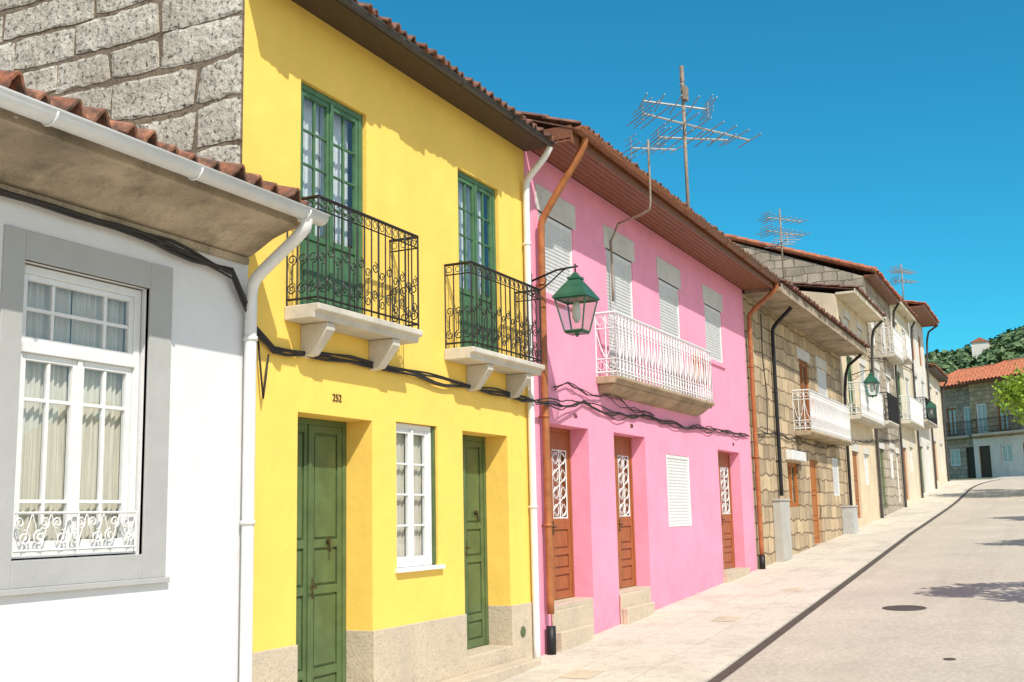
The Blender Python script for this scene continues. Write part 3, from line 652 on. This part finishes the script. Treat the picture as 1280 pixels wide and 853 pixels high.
tiles(Ht,SX0+.13,SX1+.05,-.76,5.88,4,7.4,mTileD,pitch=.2,amp=.035,backY=8.4,label='terracotta tile roof'); 
pipe(Ht,[(22.75,-.5,5.7),(22.8,-.1,5.35),(22.8,-.07,5.2),(22.8,-.07,1.9)],.04,mBlack,clamps=[(22.8,-.07,4.0),(22.8,-.07,2.6)],label='black drainpipe')
pipe(Ht,[(30.85,-.6,5.7),(30.85,-.08,5.3),(30.85,-.07,1.1)],.04,mBlack,label='black drainpipe')
def ubox(x0,x1,z0,z1,d,mat,label):
    m=M(); m.box(x0,x1,-d,-.005,z0,z1); m.box(x0-.02,x1+.02,-d-.02,-.004,z1,z1+.04); m.box(x0+.04,x1-.04,-d-.008,-d,z0+.06,z1-.06)
    m.tube([(x1-.1,-d-.02,(z0+z1)/2),(x1-.1,-d,(z0+z1)/2)],.02,8)
    o=m.obj('utility_box',mat,None,bevel=.006); top(o,label,'utility box'); return o
ubox(22.25,23.05,gz(22.5)-.05,1.80,.16,mBoxwall,'tall pale plastered meter box against stone wall')
ubox(29.75,30.45,gz(30)-.05,1.66,.28,mGrey,'grey metal utility cabinet beside stone house')
# ================================================================ FURTHER HOUSES
def row_house(name,label,X0,X1,ze,mat,floors,ov=.5,ridge=(4,1.2),tile=mTile,bal=None,eavemat=None,side=None,verge=0):
    H=thing(name,label,'house',((X0+X1)/2,0,gz((X0+X1)/2)))
    g=gz((X0+X1)/2); ops=[]; kinds=[]
    for (x,w,z0,z1,k) in floors: ops.append((x,x+w,z0,z1,.1)); kinds.append(k)
    m=M(); facade(m,X0+.02,X1,g-2,ze,ops); body(m,X0+.02,X1,g-2,ze,ridge[0],ze+ridge[1],8,side=1); m.obj('wall',[mat,side or mat],H)
    for o,k in zip(ops,kinds):
        if k=='w': win(H,o[0],o[1],o[2],o[3],.05,mWhiteP,2,1,(1,1,1),cur=mLace,fw=.06)
        elif k=='b': blind(H,o[0],o[1],o[2],o[3],.03)
        elif k=='o': win(H,o[0],o[1],o[2],o[3],.05,mOrangeWood,2,1,(1,1),cur=mLace,fw=.06)
        elif k=='g': win(H,o[0],o[1],o[2],o[3],.05,mGreenL,2,1,(1,1,1),cur=mLace,fw=.06,panel=.5,name='balcony_door')
        else:
            mm=M(); leafpanels(mm,o[0],o[1],o[2],o[3],.06,[.3,.6],st=.09); mm.obj('door',{'d':mWoodDoor,'e':mGreen,'f':mOldwhite}[k],H,bevel=.004)
    for o in ops:
        m=M(); m.box(o[0]-.1,o[1]+.1,-.015,.02,o[3],o[3]+.2); m.obj('lintel',mLintel,H)
    m=M(); m.box(X0,X1+.02,-ov,-.003,ze-.02,ze+.04); m.box(X0,X1+.02,-ov-.03,-ov-.002,ze-.03,ze+.10); m.obj('soffit',eavemat or mDarkWood,H)
    tiles(H,X0,X1+.02,-ov-.05,ze+.12,ridge[0],ze+.12+ridge[1],tile,pitch=.25,backY=8.4,verge=verge)
    if bal:
        for b_ in bal: balcony(H,*b_[:2],.38,b_[2],b_[2]+.9,b_[3],th=.11,label='projecting balcony')
    pipe(H,[(X1-.15,-ov,ze-.02),(X1-.12,-.08,ze-.4),(X1-.12,-.07,g)],.045,mDarkPipe)
    return H
row_house('beige_house','beige rendered three-storey house with balcony',31.02,36.4,7.45,mBeige,[(32.0,1.0,1.35,3.2,'d'),(34.0,.9,2.3,3.2,'w'),(32.1,1.0,4.2,5.9,'g'),(34.4,1.0,4.2,5.9,'b'),(32.2,.9,6.2,7.0,'w'),(34.4,.9,6.2,7.0,'w')],ov=.5,bal=[(31.6,35.8,4.15,'white')],ridge=(4,.8),eavemat=mCream,tile=mTileD)
row_house('granite_house','tall granite house with bright orange tile roof',36.45,42.2,8.95,mStoneB,[(37.2,1.0,1.6,3.5,'e'),(39.5,1.0,2.6,3.6,'w'),(41,.8,1.8,3.5,'f'),(37.4,1.0,4.4,6.1,'b'),(40.0,1.0,4.4,6.1,'w'),(37.4,.9,6.9,8.2,'w'),(40.0,.9,6.9,8.2,'w')],ov=.35,ridge=(4.4,1.75),tile=mTileO,bal=[(37.0,39.2,4.35,'iron'),(39.5,41.8,6.8,'white')],eavemat=mBrownEave,verge=.10)
row_house('cream_row_house','cream plastered row house with white balcony',42.25,47.6,9.1,mCream,[(43,1,1.9,3.8,'d'),(45,1,3,3.9,'w'),(43,1,4.8,6.6,'g'),(45.4,1,4.8,6.6,'b'),(43,1,7.2,8.5,'w'),(45.4,1,7.2,8.5,'w')],ov=.3,ridge=(3,.5),bal=[(42.8,46.9,4.75,'white'),(43.0,44.6,7.1,'white')],eavemat=mCream,side=mOldwhite)
row_house('white_row_house','white row house with dark red eave and iron balcony',47.65,53.2,9.7,mOldwhite,[(48.5,1,2.2,4.1,'e'),(51,1,2.6,4.2,'w'),(48.5,1,5.2,7,'w'),(51,1,5.2,7,'b'),(48.5,1,7.7,9,'o'),(51,1,7.7,9,'o')],ov=.65,ridge=(3,.8),tile=mTileO,eavemat=mBrownEave,bal=[(48.2,52.4,5.15,'iron')],side=mYellow)
row_house('pale_row_house','pale row house at the bend of the street',53.25,59.4,7.8,mCream,[(54.2,1,2.8,4.6,'d'),(57,1,3.2,4.6,'w'),(54.2,1,5.5,7.1,'w'),(57,1,5.5,7.1,'w')],ov=.35,ridge=(3,.8),side=mYellow)
def bend_house(name,label,P0,P1,h,mat,tile,bays,balc,low=None,ztop=2.6):
    a=Vector((P0[0],P0[1],0)); b_=Vector((P1[0],P1[1],0)); u=(b_-a); L=u.length; ang=math.atan2(u.y,u.x)
    zb=gz(P0[0])
    H=thing(name,label,'house',(P0[0],P0[1],zb))
    before=set(bpy.data.objects)
    n=bays; w=L/n; ops=[];
    for i in range(n):
        c=(i+.5)*w; ops.append((c-.45,c+.45,.02 if i%2==0 else .9,2.1,.14)); ops.append((c-.42,c+.42,2.95,4.9 ,.14))
    m=M(); facade(m,0,L,-1.5,h,ops,band=(ztop,1)); body(m,0,L,-1.5,h,4,h+1.3,8); m.obj('wall',[mat,low or mat],H)
    for i,o in enumerate(ops):
        if o[2]<.5:
            mm=M(); leafpanels(mm,o[0],o[1],o[2],o[3],.08,[.3,.6],st=.1); mm.obj('door',mDarkWood,H)
        else: win(H,o[0],o[1],o[2],o[3],.05,mWhiteP if i%3 else mWoodDoor,2,1,(1,1,1),cur=mLace,fw=.07)
    m=M(); m.box(-.2,L+.2,-.6,-.003,h-.03,h+.05); m.obj('soffit',mBrownEave,H)
    tiles(H,-.2,L+.2,-.65,h+.12,4,h+1.7,tile,pitch=.3,amp=.06,backY=8.4,verge=.12)
    if balc: balcony(H,.4,L-.4,.5,2.9,3.85,balc,th=.15,label='long balcony')
    T=Matrix.Translation((P0[0],P0[1],zb))@Matrix.Rotation(ang,4,'Z')
    for o in set(bpy.data.objects)-before:
        if o.type=='MESH': o.data.transform(T)
    return H
bend_house('brown_corner_house','narrow dark stone house with red eave at street bend',(84.5,3.2),(82.0,-.2),6.3,mStoneB,mTileO,3,'iron')
bend_house('granite_corner_house','granite house with orange roof and balcony at street bend',(81.0,.1),(73.5,-9.5),6.3,mStoneA,mTileO,7,'iron',low=mOldwhite)
# ================================================================ LANTERNS
def lantern(X,zc,wallY=0,p=.56):
    L=thing('wall_lantern','green metal street lantern on wall bracket','street lamp',(X,0,zc),'green wall lanterns')
    Y=-p; zt=zc+.30
    m=M()
    m.box(X-.03,X+.03,-.02,-.001,zt-.25,zt+.06)
    m.tube([(X,-.01,zt-.04),(X,Y*.6,zt+.055),(X,Y-.03,zt+.07)],.012,6)
    m.tube(smoothpath([(X,-.01,zt-.2),(X,Y*.35,zt-.12),(X,Y*.7,zt+.03),(X,Y*.82,zt+.065)],2),.008,6)
    m.tube([(X,Y*.28+.05*math.cos(t*.6),zt-.04+.05*math.sin(t*.6)) for t in range(11)],.006,5)
    m.tube([(X,Y,zt+.10),(X,Y,zt-.02)],.010,6)
    m.obj('bracket',mBlack,L,smooth=True)
    m=M()
    def frust(w0,z0,w1,z1):
        m.add([(X-w0,Y-w0,z0),(X+w0,Y-w0,z0),(X+w0,Y+w0,z0),(X-w0,Y+w0,z0),(X-w1,Y-w1,z1),(X+w1,Y-w1,z1),(X+w1,Y+w1,z1),(X-w1,Y+w1,z1)],[(0,3,2,1),(4,5,6,7),(0,1,5,4),(1,2,6,5),(2,3,7,6),(3,0,4,7)])
    frust(.205,zc+.0,.195,zc+.035); frust(.19,zc+.035,.12,zc+.14); frust(.12,zc+.14,.06,zc+.22); frust(.075,zc+.22,.07,zc+.25); frust(.05,zc+.25,.02,zc+.30)
    m.obj('lamp_roof',mLampGreen,L,bevel=.004)
    m=M(); h=.36
    for sx in (-1,1):
        for sy in (-1,1): m.tube([(X+sx*.18,Y+sy*.18,zc),(X+sx*.105,Y+sy*.105,zc-h)],.010,4)
    for w,z in ((.18,zc-.005),(.105,zc-h)):
        pts=[(X-w,Y-w,z),(X+w,Y-w,z),(X+w,Y+w,z),(X-w,Y+w,z),(X-w,Y-w,z)]
        for i in range(4): m.tube([pts[i],pts[i+1]],.012,4)
    m.box(X-.10,X+.10,Y-.10,Y+.10,zc-h-.025,zc-h-.008); m.tube([(X,Y,zc-h-.025),(X,Y,zc-h-.06)],[.03,.01],8)
    m.obj('lamp_frame',mLampGreen,L)
    m=M(); a,b_=.172,.10
    v=[(X-b_,Y-b_,zc-h),(X+b_,Y-b_,zc-h),(X+b_,Y+b_,zc-h),(X-b_,Y+b_,zc-h),(X-a,Y-a,zc-.01),(X+a,Y-a,zc-.01),(X+a,Y+a,zc-.01),(X-a,Y+a,zc-.01)]
    m.add(v,[(0,1,5,4),(1,2,6,5),(2,3,7,6),(3,0,4,7)]); m.obj('lamp_glass',mGlassL,L)
    m=M(); m.tube([(X,Y,zc-.02),(X,Y,zc-.08),(X,Y,zc-.2),(X,Y,zc-.26)],[.03,.045,.05,.02],10); m.obj('bulb',mWhiteP,L,smooth=True)
    return L
L0=lantern(11.20,3.95)
def copy_thing(T,delta):
    n=T.copy(); COL.objects.link(n); n.location=T.location+Vector(delta)
    for c in T.children:
        k=c.copy(); COL.objects.link(k); k.parent=n; k.matrix_parent_inverse=c.matrix_parent_inverse.copy()
    return n
copy_thing(L0,(21.4,0,1.15)); copy_thing(L0,(37.2,0,1.65))
# ================================================================ CABLES
def cable(pts,label,r=.012,wob=.02,n=3,name='cable_bundle'):
    m=M()
    for k in range(n):
        P=[]
        for i in range(len(pts)-1):
            a=Vector(pts[i]); b_=Vector(pts[i+1]); st=max(2,int((b_-a).length/.16))
            for s in range(st):
                q=a.lerp(b_,s/st)
                q.z+=wob*noise.noise(Vector((q.x*1.7,k*9.1,q.y)))*2+ (k-1)*.014
                q.y+=-.004*abs(k-1); P.append(q)
        P.append(Vector(pts[-1]))
        m.tube(P,r*random.uniform(.6,1.0),6)
    o=m.obj(name,mCable,None,smooth=True); top(o,label,'cable','black cables on the facades'); return o
cable([(6.38,-.035,2.98),(6.6,-.035,2.86),(7.6,-.035,2.90),(9,-.035,2.87),(10.6,-.035,2.86),(11.0,-.12,2.84)],'black cable bundle running across the yellow facade',.013,.025,4)
cable([(11.0,-.13,2.84),(11.7,-.13,2.82),(12.6,-.03,2.95),(13.6,-.03,2.86),(14.8,-.03,2.95),(16.5,-.03,2.90),(18.4,-.03,2.96),(20.6,-.03,2.98)],'black cable bundle running across the pink facade',.012,.04,4)
cable([(-1,-.06,3.43),(2,-.06,3.43),(4.2,-.06,3.44),(5.5,-.06,3.41),(6.1,-.06,3.34),(6.2,-.06,3.2),(6.38,-.05,2.98)],'black cables under the white eave',.014,.03,4)
cable([(11.7,-.04,3.05),(12.1,-.04,3.16),(12.7,-.04,3.05),(13.3,-.04,3.12),(14.2,-.04,3.02),(15.2,-.04,2.98)],'loose black cable loop on pink wall',.007,.05,3)
cable([(6.42,-.04,2.9),(6.47,-.05,2.5),(6.54,-.04,2.82)],'short black cable loop beside the downpipe',.009,.01,2)
cable([(20.95,-.04,3.05),(22.6,-.04,3.15),(25,-.04,3.1),(28,-.04,3.1),(31,-.04,3.4),(35,-.04,3.6),(42,-.04,4.0)],'black cables across the stone facade',.012,.05,3)
cable([(22.0,-.04,5.5),(21.9,-.05,4.6),(22.1,-.05,3.9),(22.0,-.04,3.1)],'black cables hanging down the stone facade',.010,.02,3)
cable([(31.1,-.05,6.8),(33,-.06,6.1),(36.4,-.05,6.3),(42,-.05,6.9),(47.6,-.05,7.1)],'black cables across the upper facades',.012,.05,3)
# ================================================================ ANTENNAS
def antenna(x,y,z0,z1,booms,label,bent=None,r=.02,er=.007):
    m=M(); m.tube(bent or [(x,y,z0),(x,y,z1)],r,8)
    o=m.obj('television_antenna',mMast,None,smooth=True); top(o,label,'antenna','television antennas on the roofs')
    for (z,dx,dy,dz,n,el) in booms:
        b=M(); A=Vector((x,y,z))-Vector((dx,dy,dz))*.38; B=Vector((x,y,z))+Vector((dx,dy,dz))*.62; b.tube([A,B],er*1.6,5)
        d=Vector((dx,dy,0)).normalized(); pr=Vector((-d.y,d.x,0))
        for k in range(n):
            q=A.lerp(B,k/(n-1)); l=el*(1-.4*k/(n-1))*.5; b.tube([q-pr*l,q+pr*l],er,4)
        for zz in (-.14,-.07,.07,.14): b.tube([A-pr*el*.3+Vector((0,0,zz)),A+pr*el*.3+Vector((0,0,zz))],er*.8,4)
        b.tube([A+Vector((0,0,-.15)),A+Vector((0,0,.15))],er,4)
        b.obj('antenna_boom',mAlu,o)
    return o
a1=antenna(18.5,.3,6.0,9.25,[(8.42,1.5,-1.5,-.3,9,1.3),(8.15,.9,-1.0,.05,7,1.1),(8.75,-.6,1.0,.15,5,1.2)],'tall television mast with several spiky aerials above tiled roof',r=.032,er=.012)
m=M(); m.tube([(18.5,.3,9.2),(18.5,.3,9.5)],.04,8); 
for zz in (9.0,9.12,9.25): m.tube([(18.36,.3,zz),(18.64,.3,zz)],.012,4)
m.box(18.42,18.58,.22,.28,8.85,9.1)
m.obj('mast_head',mMast,a1)
antenna(13.42,-.72,5.35,6.42,[(6.30,.5,-.45,.05,6,.5)],'short aerial on bent pole fixed to the pink facade',bent=smoothpath([(13.75,-.03,4.4),(13.75,-.03,5.42),(13.42,-.70,5.46),(13.42,-.72,5.6),(13.42,-.72,6.42)],1),r=.016,er=.007)
antenna(31.6,1.5,7.6,10.2,[(9.9,1.0,-.8,0,7,.8),(9.5,1.1,-.8,0,8,1.0),(9.2,.8,.6,0,5,.8)],'television aerial standing on the beige house roof',er=.012,r=.024)
antenna(46.0,-.1,9.0,11.2,[(10.9,1,-.5,0,6,.8),(10.5,.8,-.6,0,5,.8)],'small television aerial on the cream house roof',er=.015,r=.025)
# ================================================================ MANHOLES
def manhole(x,y,r,label,round_=True):
    z=gz(x)-.018 if y<kerbY(x) else gz(x)+.004
    sl=(gz(x+.5)-gz(x-.5)); m=M(); n=32
    def ring(r0,r1,dz0,dz1):
        vs=[]
        for i in range(n):
            a=2*math.pi*i/n
            for rr,dz in ((r0,dz0),(r1,dz1)):
                k=1 if round_ else 1/max(abs(math.cos(a)),abs(math.sin(a)))
                dx=rr*math.cos(a)*k; vs.append((x+dx,y+rr*math.sin(a)*k*(1 if round_ else .7),z+dz+dx*sl))
        m.add(vs,[(2*i,2*i+1,(2*i+3)%(2*n),(2*i+2)%(2*n)) for i in range(n)])
    ring(r,r*.9,0,.004); ring(r*.9,r*.88,.004,-.002); ring(r*.88,.001,-.001,.003)
    o=m.obj('manhole_cover',mIronCast if round_ else mGran); top(o,label,'manhole cover'); return o
manhole(15.8,-3.17,.28,'round cast iron manhole cover in the road')
manhole(10.35,-.85,.22,'square inspection cover in the pavement',False)
manhole(14.3,-1.2,.22,'square inspection cover in the pavement',False)
manhole(17.6,-1.35,.2,'square inspection cover in the pavement',False)
manhole(12.0,-4.05,.06,'small round iron cover in the road')
# ================================================================ TREES
def tree(x,y,hc,R,label,seed,leaves=3000,zf=.6,ls_=1.0):
    rnd=random.Random(seed); g=gz(x)
    T=thing('tree',label,'tree',(x,y,g),'street trees')
    m=M(); m.tube([(x,y,g-.1),(x+.03,y,g+hc*.35),(x-.02,y+.03,g+hc*.65),(x,y,g+hc)],[.11,.085,.07,.03],8)
    cl=[]
    for k in range(11):
        a=6.28*k/11+rnd.uniform(-.2,.2); rr=R*rnd.uniform(.45,.85); e=Vector((x+rr*math.cos(a),y+rr*math.sin(a),g+hc+rnd.uniform(-.45,.6)*R*zf))
        s=Vector((x,y,g+hc*rnd.uniform(.6,.8))); m.tube([s,s.lerp(e,.5)+Vector((0,0,.1)),e],[.04,.025,.01],5); cl.append((e,R*rnd.uniform(.22,.36)))
    cl.append((Vector((x,y,g+hc)),R*.4))
    m.obj('trunk',mBark,T,smooth=True)
    m=M()
    for i in range(leaves):
        c,r=rnd.choice(cl); d=Vector((rnd.gauss(0,1),rnd.gauss(0,1),rnd.gauss(0,.8))).normalized()*r*rnd.uniform(.3,1.25)
        p=c+d; u=Vector((rnd.uniform(-1,1),rnd.uniform(-1,1),rnd.uniform(-.5,.5))).normalized(); v=u.orthogonal().normalized(); v.rotate(Matrix.Rotation(rnd.uniform(0,6.28),3,u))
        s=rnd.uniform(.05,.10)*ls_; m.add([p-u*s,p+v*s*.6,p+u*s,p-v*s*.6],[(0,1,2,3)],)
    m.obj('crown',mLeaf,T); return T
tree(15.7,-7.1,3.7,1.25,'small leafy street tree in fresh green',1)
tree(24.9,-7.3,3.7,1.2,'small leafy street tree in fresh green',2)
tree(33.6,-7.2,3.7,1.2,'small leafy street tree in fresh green',3)
tree(47.5,-5.95,3.5,2.9,'broad leafy street tree in fresh green',4,8000,.30,1.2)
# ================================================================ HILL
m=M(); nx,ny=14,90; vs=[]
def hillz(x,y):
    t=max(0,min(1,(x-200)/130)); t=t*t*(3-2*t)
    e=48-.22*(y+20)+5*noise.noise(Vector((x*.01,y*.012,3))) if y>-20 else 48
    e=max(10,e); return 2+(e)*t+2.5*noise.noise(Vector((x*.05,y*.05,0)))*t
for i in range(nx+1):
    for j in range(ny+1):
        x=190+230*i/nx; y=-320+640*j/ny; vs.append((x,y,hillz(x,y)))
m.add(vs,[(i*(ny+1)+j,(i+1)*(ny+1)+j,(i+1)*(ny+1)+j+1,i*(ny+1)+j+1) for i in range(nx) for j in range(ny)])
o=m.obj('hill',mForest,smooth=True); structure(o)
rnd=random.Random(5); m=M()
for k in range(3200):
    x=rnd.uniform(215,345); y=rnd.uniform(-25,48) if k<2700 else rnd.uniform(-250,150); z=hillz(x,y); R0=rnd.uniform(1.1,2.3)
    for q in range(18):
        d=Vector((rnd.gauss(0,1),rnd.gauss(0,1),abs(rnd.gauss(0,1))*.9)).normalized()*R0*rnd.uniform(.6,1.1)
        p=Vector((x,y,z+R0*.3))+d
        nrm=(d.normalized()+Vector((rnd.uniform(-.4,.4),rnd.uniform(-.4,.4),rnd.uniform(-.1,.8)))).normalized()
        a=nrm.orthogonal().normalized(); a.rotate(Matrix.Rotation(rnd.uniform(0,6.28),3,nrm)); c=nrm.cross(a); s=R0*rnd.uniform(.25,.5)
        m.add([p-a*s,p-c*s*.8,p+a*s,p+c*s*.8],[(0,1,2,3)])
o=m.obj('forest',mForest); o['kind']='stuff'; o['label']='dense dark green woodland covering the hill'; o['category']='forest'
for (x,y,w) in ((300,9.0,4),):
    z=hillz(x,y)+2.0
    T=thing('hillside_house','small white house among hillside trees','house',(x,y,z))
    m=M(); m.box(x,x+5,y,y+w,z-3,z+2.2); m.obj('wall',mOldwhite,T)
    m=M(); m.prism([(y-.3,z+2.2),(y+w+.3,z+2.2),(y+w/2,z+3.3)],'x',x-.3,x+5.3); m.obj('roof',mTileO,T)
# ================================================================ CAMERA / LIGHT
f=1400.0
d1=Vector(((1335-640)/f,-(631-426.5)/f,-1)).normalized()
u=Vector((-.022,1,0)); u.z=-(u.x*d1.x+u.y*d1.y)/d1.z; u.normalize(); yv=u.cross(d1)
R=Matrix((d1,yv,u)).to_4x4()
cam=bpy.data.cameras.new('camera'); cam.sensor_width=36; cam.lens=f/1280*36; cam.clip_end=5000; cam.clip_start=.05
co=bpy.data.objects.new('camera',cam); co.matrix_world=Matrix.Translation((0,-5.22,1.6))@R; COL.objects.link(co); SC.camera=co
sd=Vector((.42,.55,-.80)).normalized()
sl=bpy.data.lights.new('sun','SUN'); sl.energy=4.8; sl.angle=math.radians(.53); sl.color=(1,.95,.86)
so=bpy.data.objects.new('sun',sl); so.rotation_euler=sd.to_track_quat('-Z','Y').to_euler(); COL.objects.link(so)
w=bpy.data.worlds.new('World'); SC.world=w; w.use_nodes=True; ns=w.node_tree.nodes; ls=w.node_tree.links
sky=ns.new('ShaderNodeTexSky'); sky.sky_type='NISHITA'; sky.sun_disc=False; sky.sun_elevation=math.asin(-sd.z); sky.sun_rotation=math.atan2(-sd.x,-sd.y)%(2*math.pi)
sky.ozone_density=2.0; sky.air_density=1.0; sky.dust_density=.3
# the sky is deep teal away from the sun and paler, brighter around it
tc=ns.new('ShaderNodeTexCoord'); dt=ns.new('ShaderNodeVectorMath'); dt.operation='DOT_PRODUCT'; ls.new(tc.outputs['Generated'],dt.inputs[0]); dt.inputs[1].default_value=tuple(-sd)
fa=mr(ns,ls,dt.outputs['Value'],.0,.6)
deep=mix(ns,ls,1.0,sky.outputs[0],(.16,.99,1.12),'MULTIPLY'); pale=mix(ns,ls,1.0,sky.outputs[0],(1.9,1.6,1.35),'MULTIPLY')
ls.new(mix(ns,ls,fa,deep,pale),ns['Background'].inputs[0]); ns['Background'].inputs[1].default_value=.13
SC.view_settings.view_transform='Standard'; SC.view_settings.look='None'; SC.view_settings.exposure=0
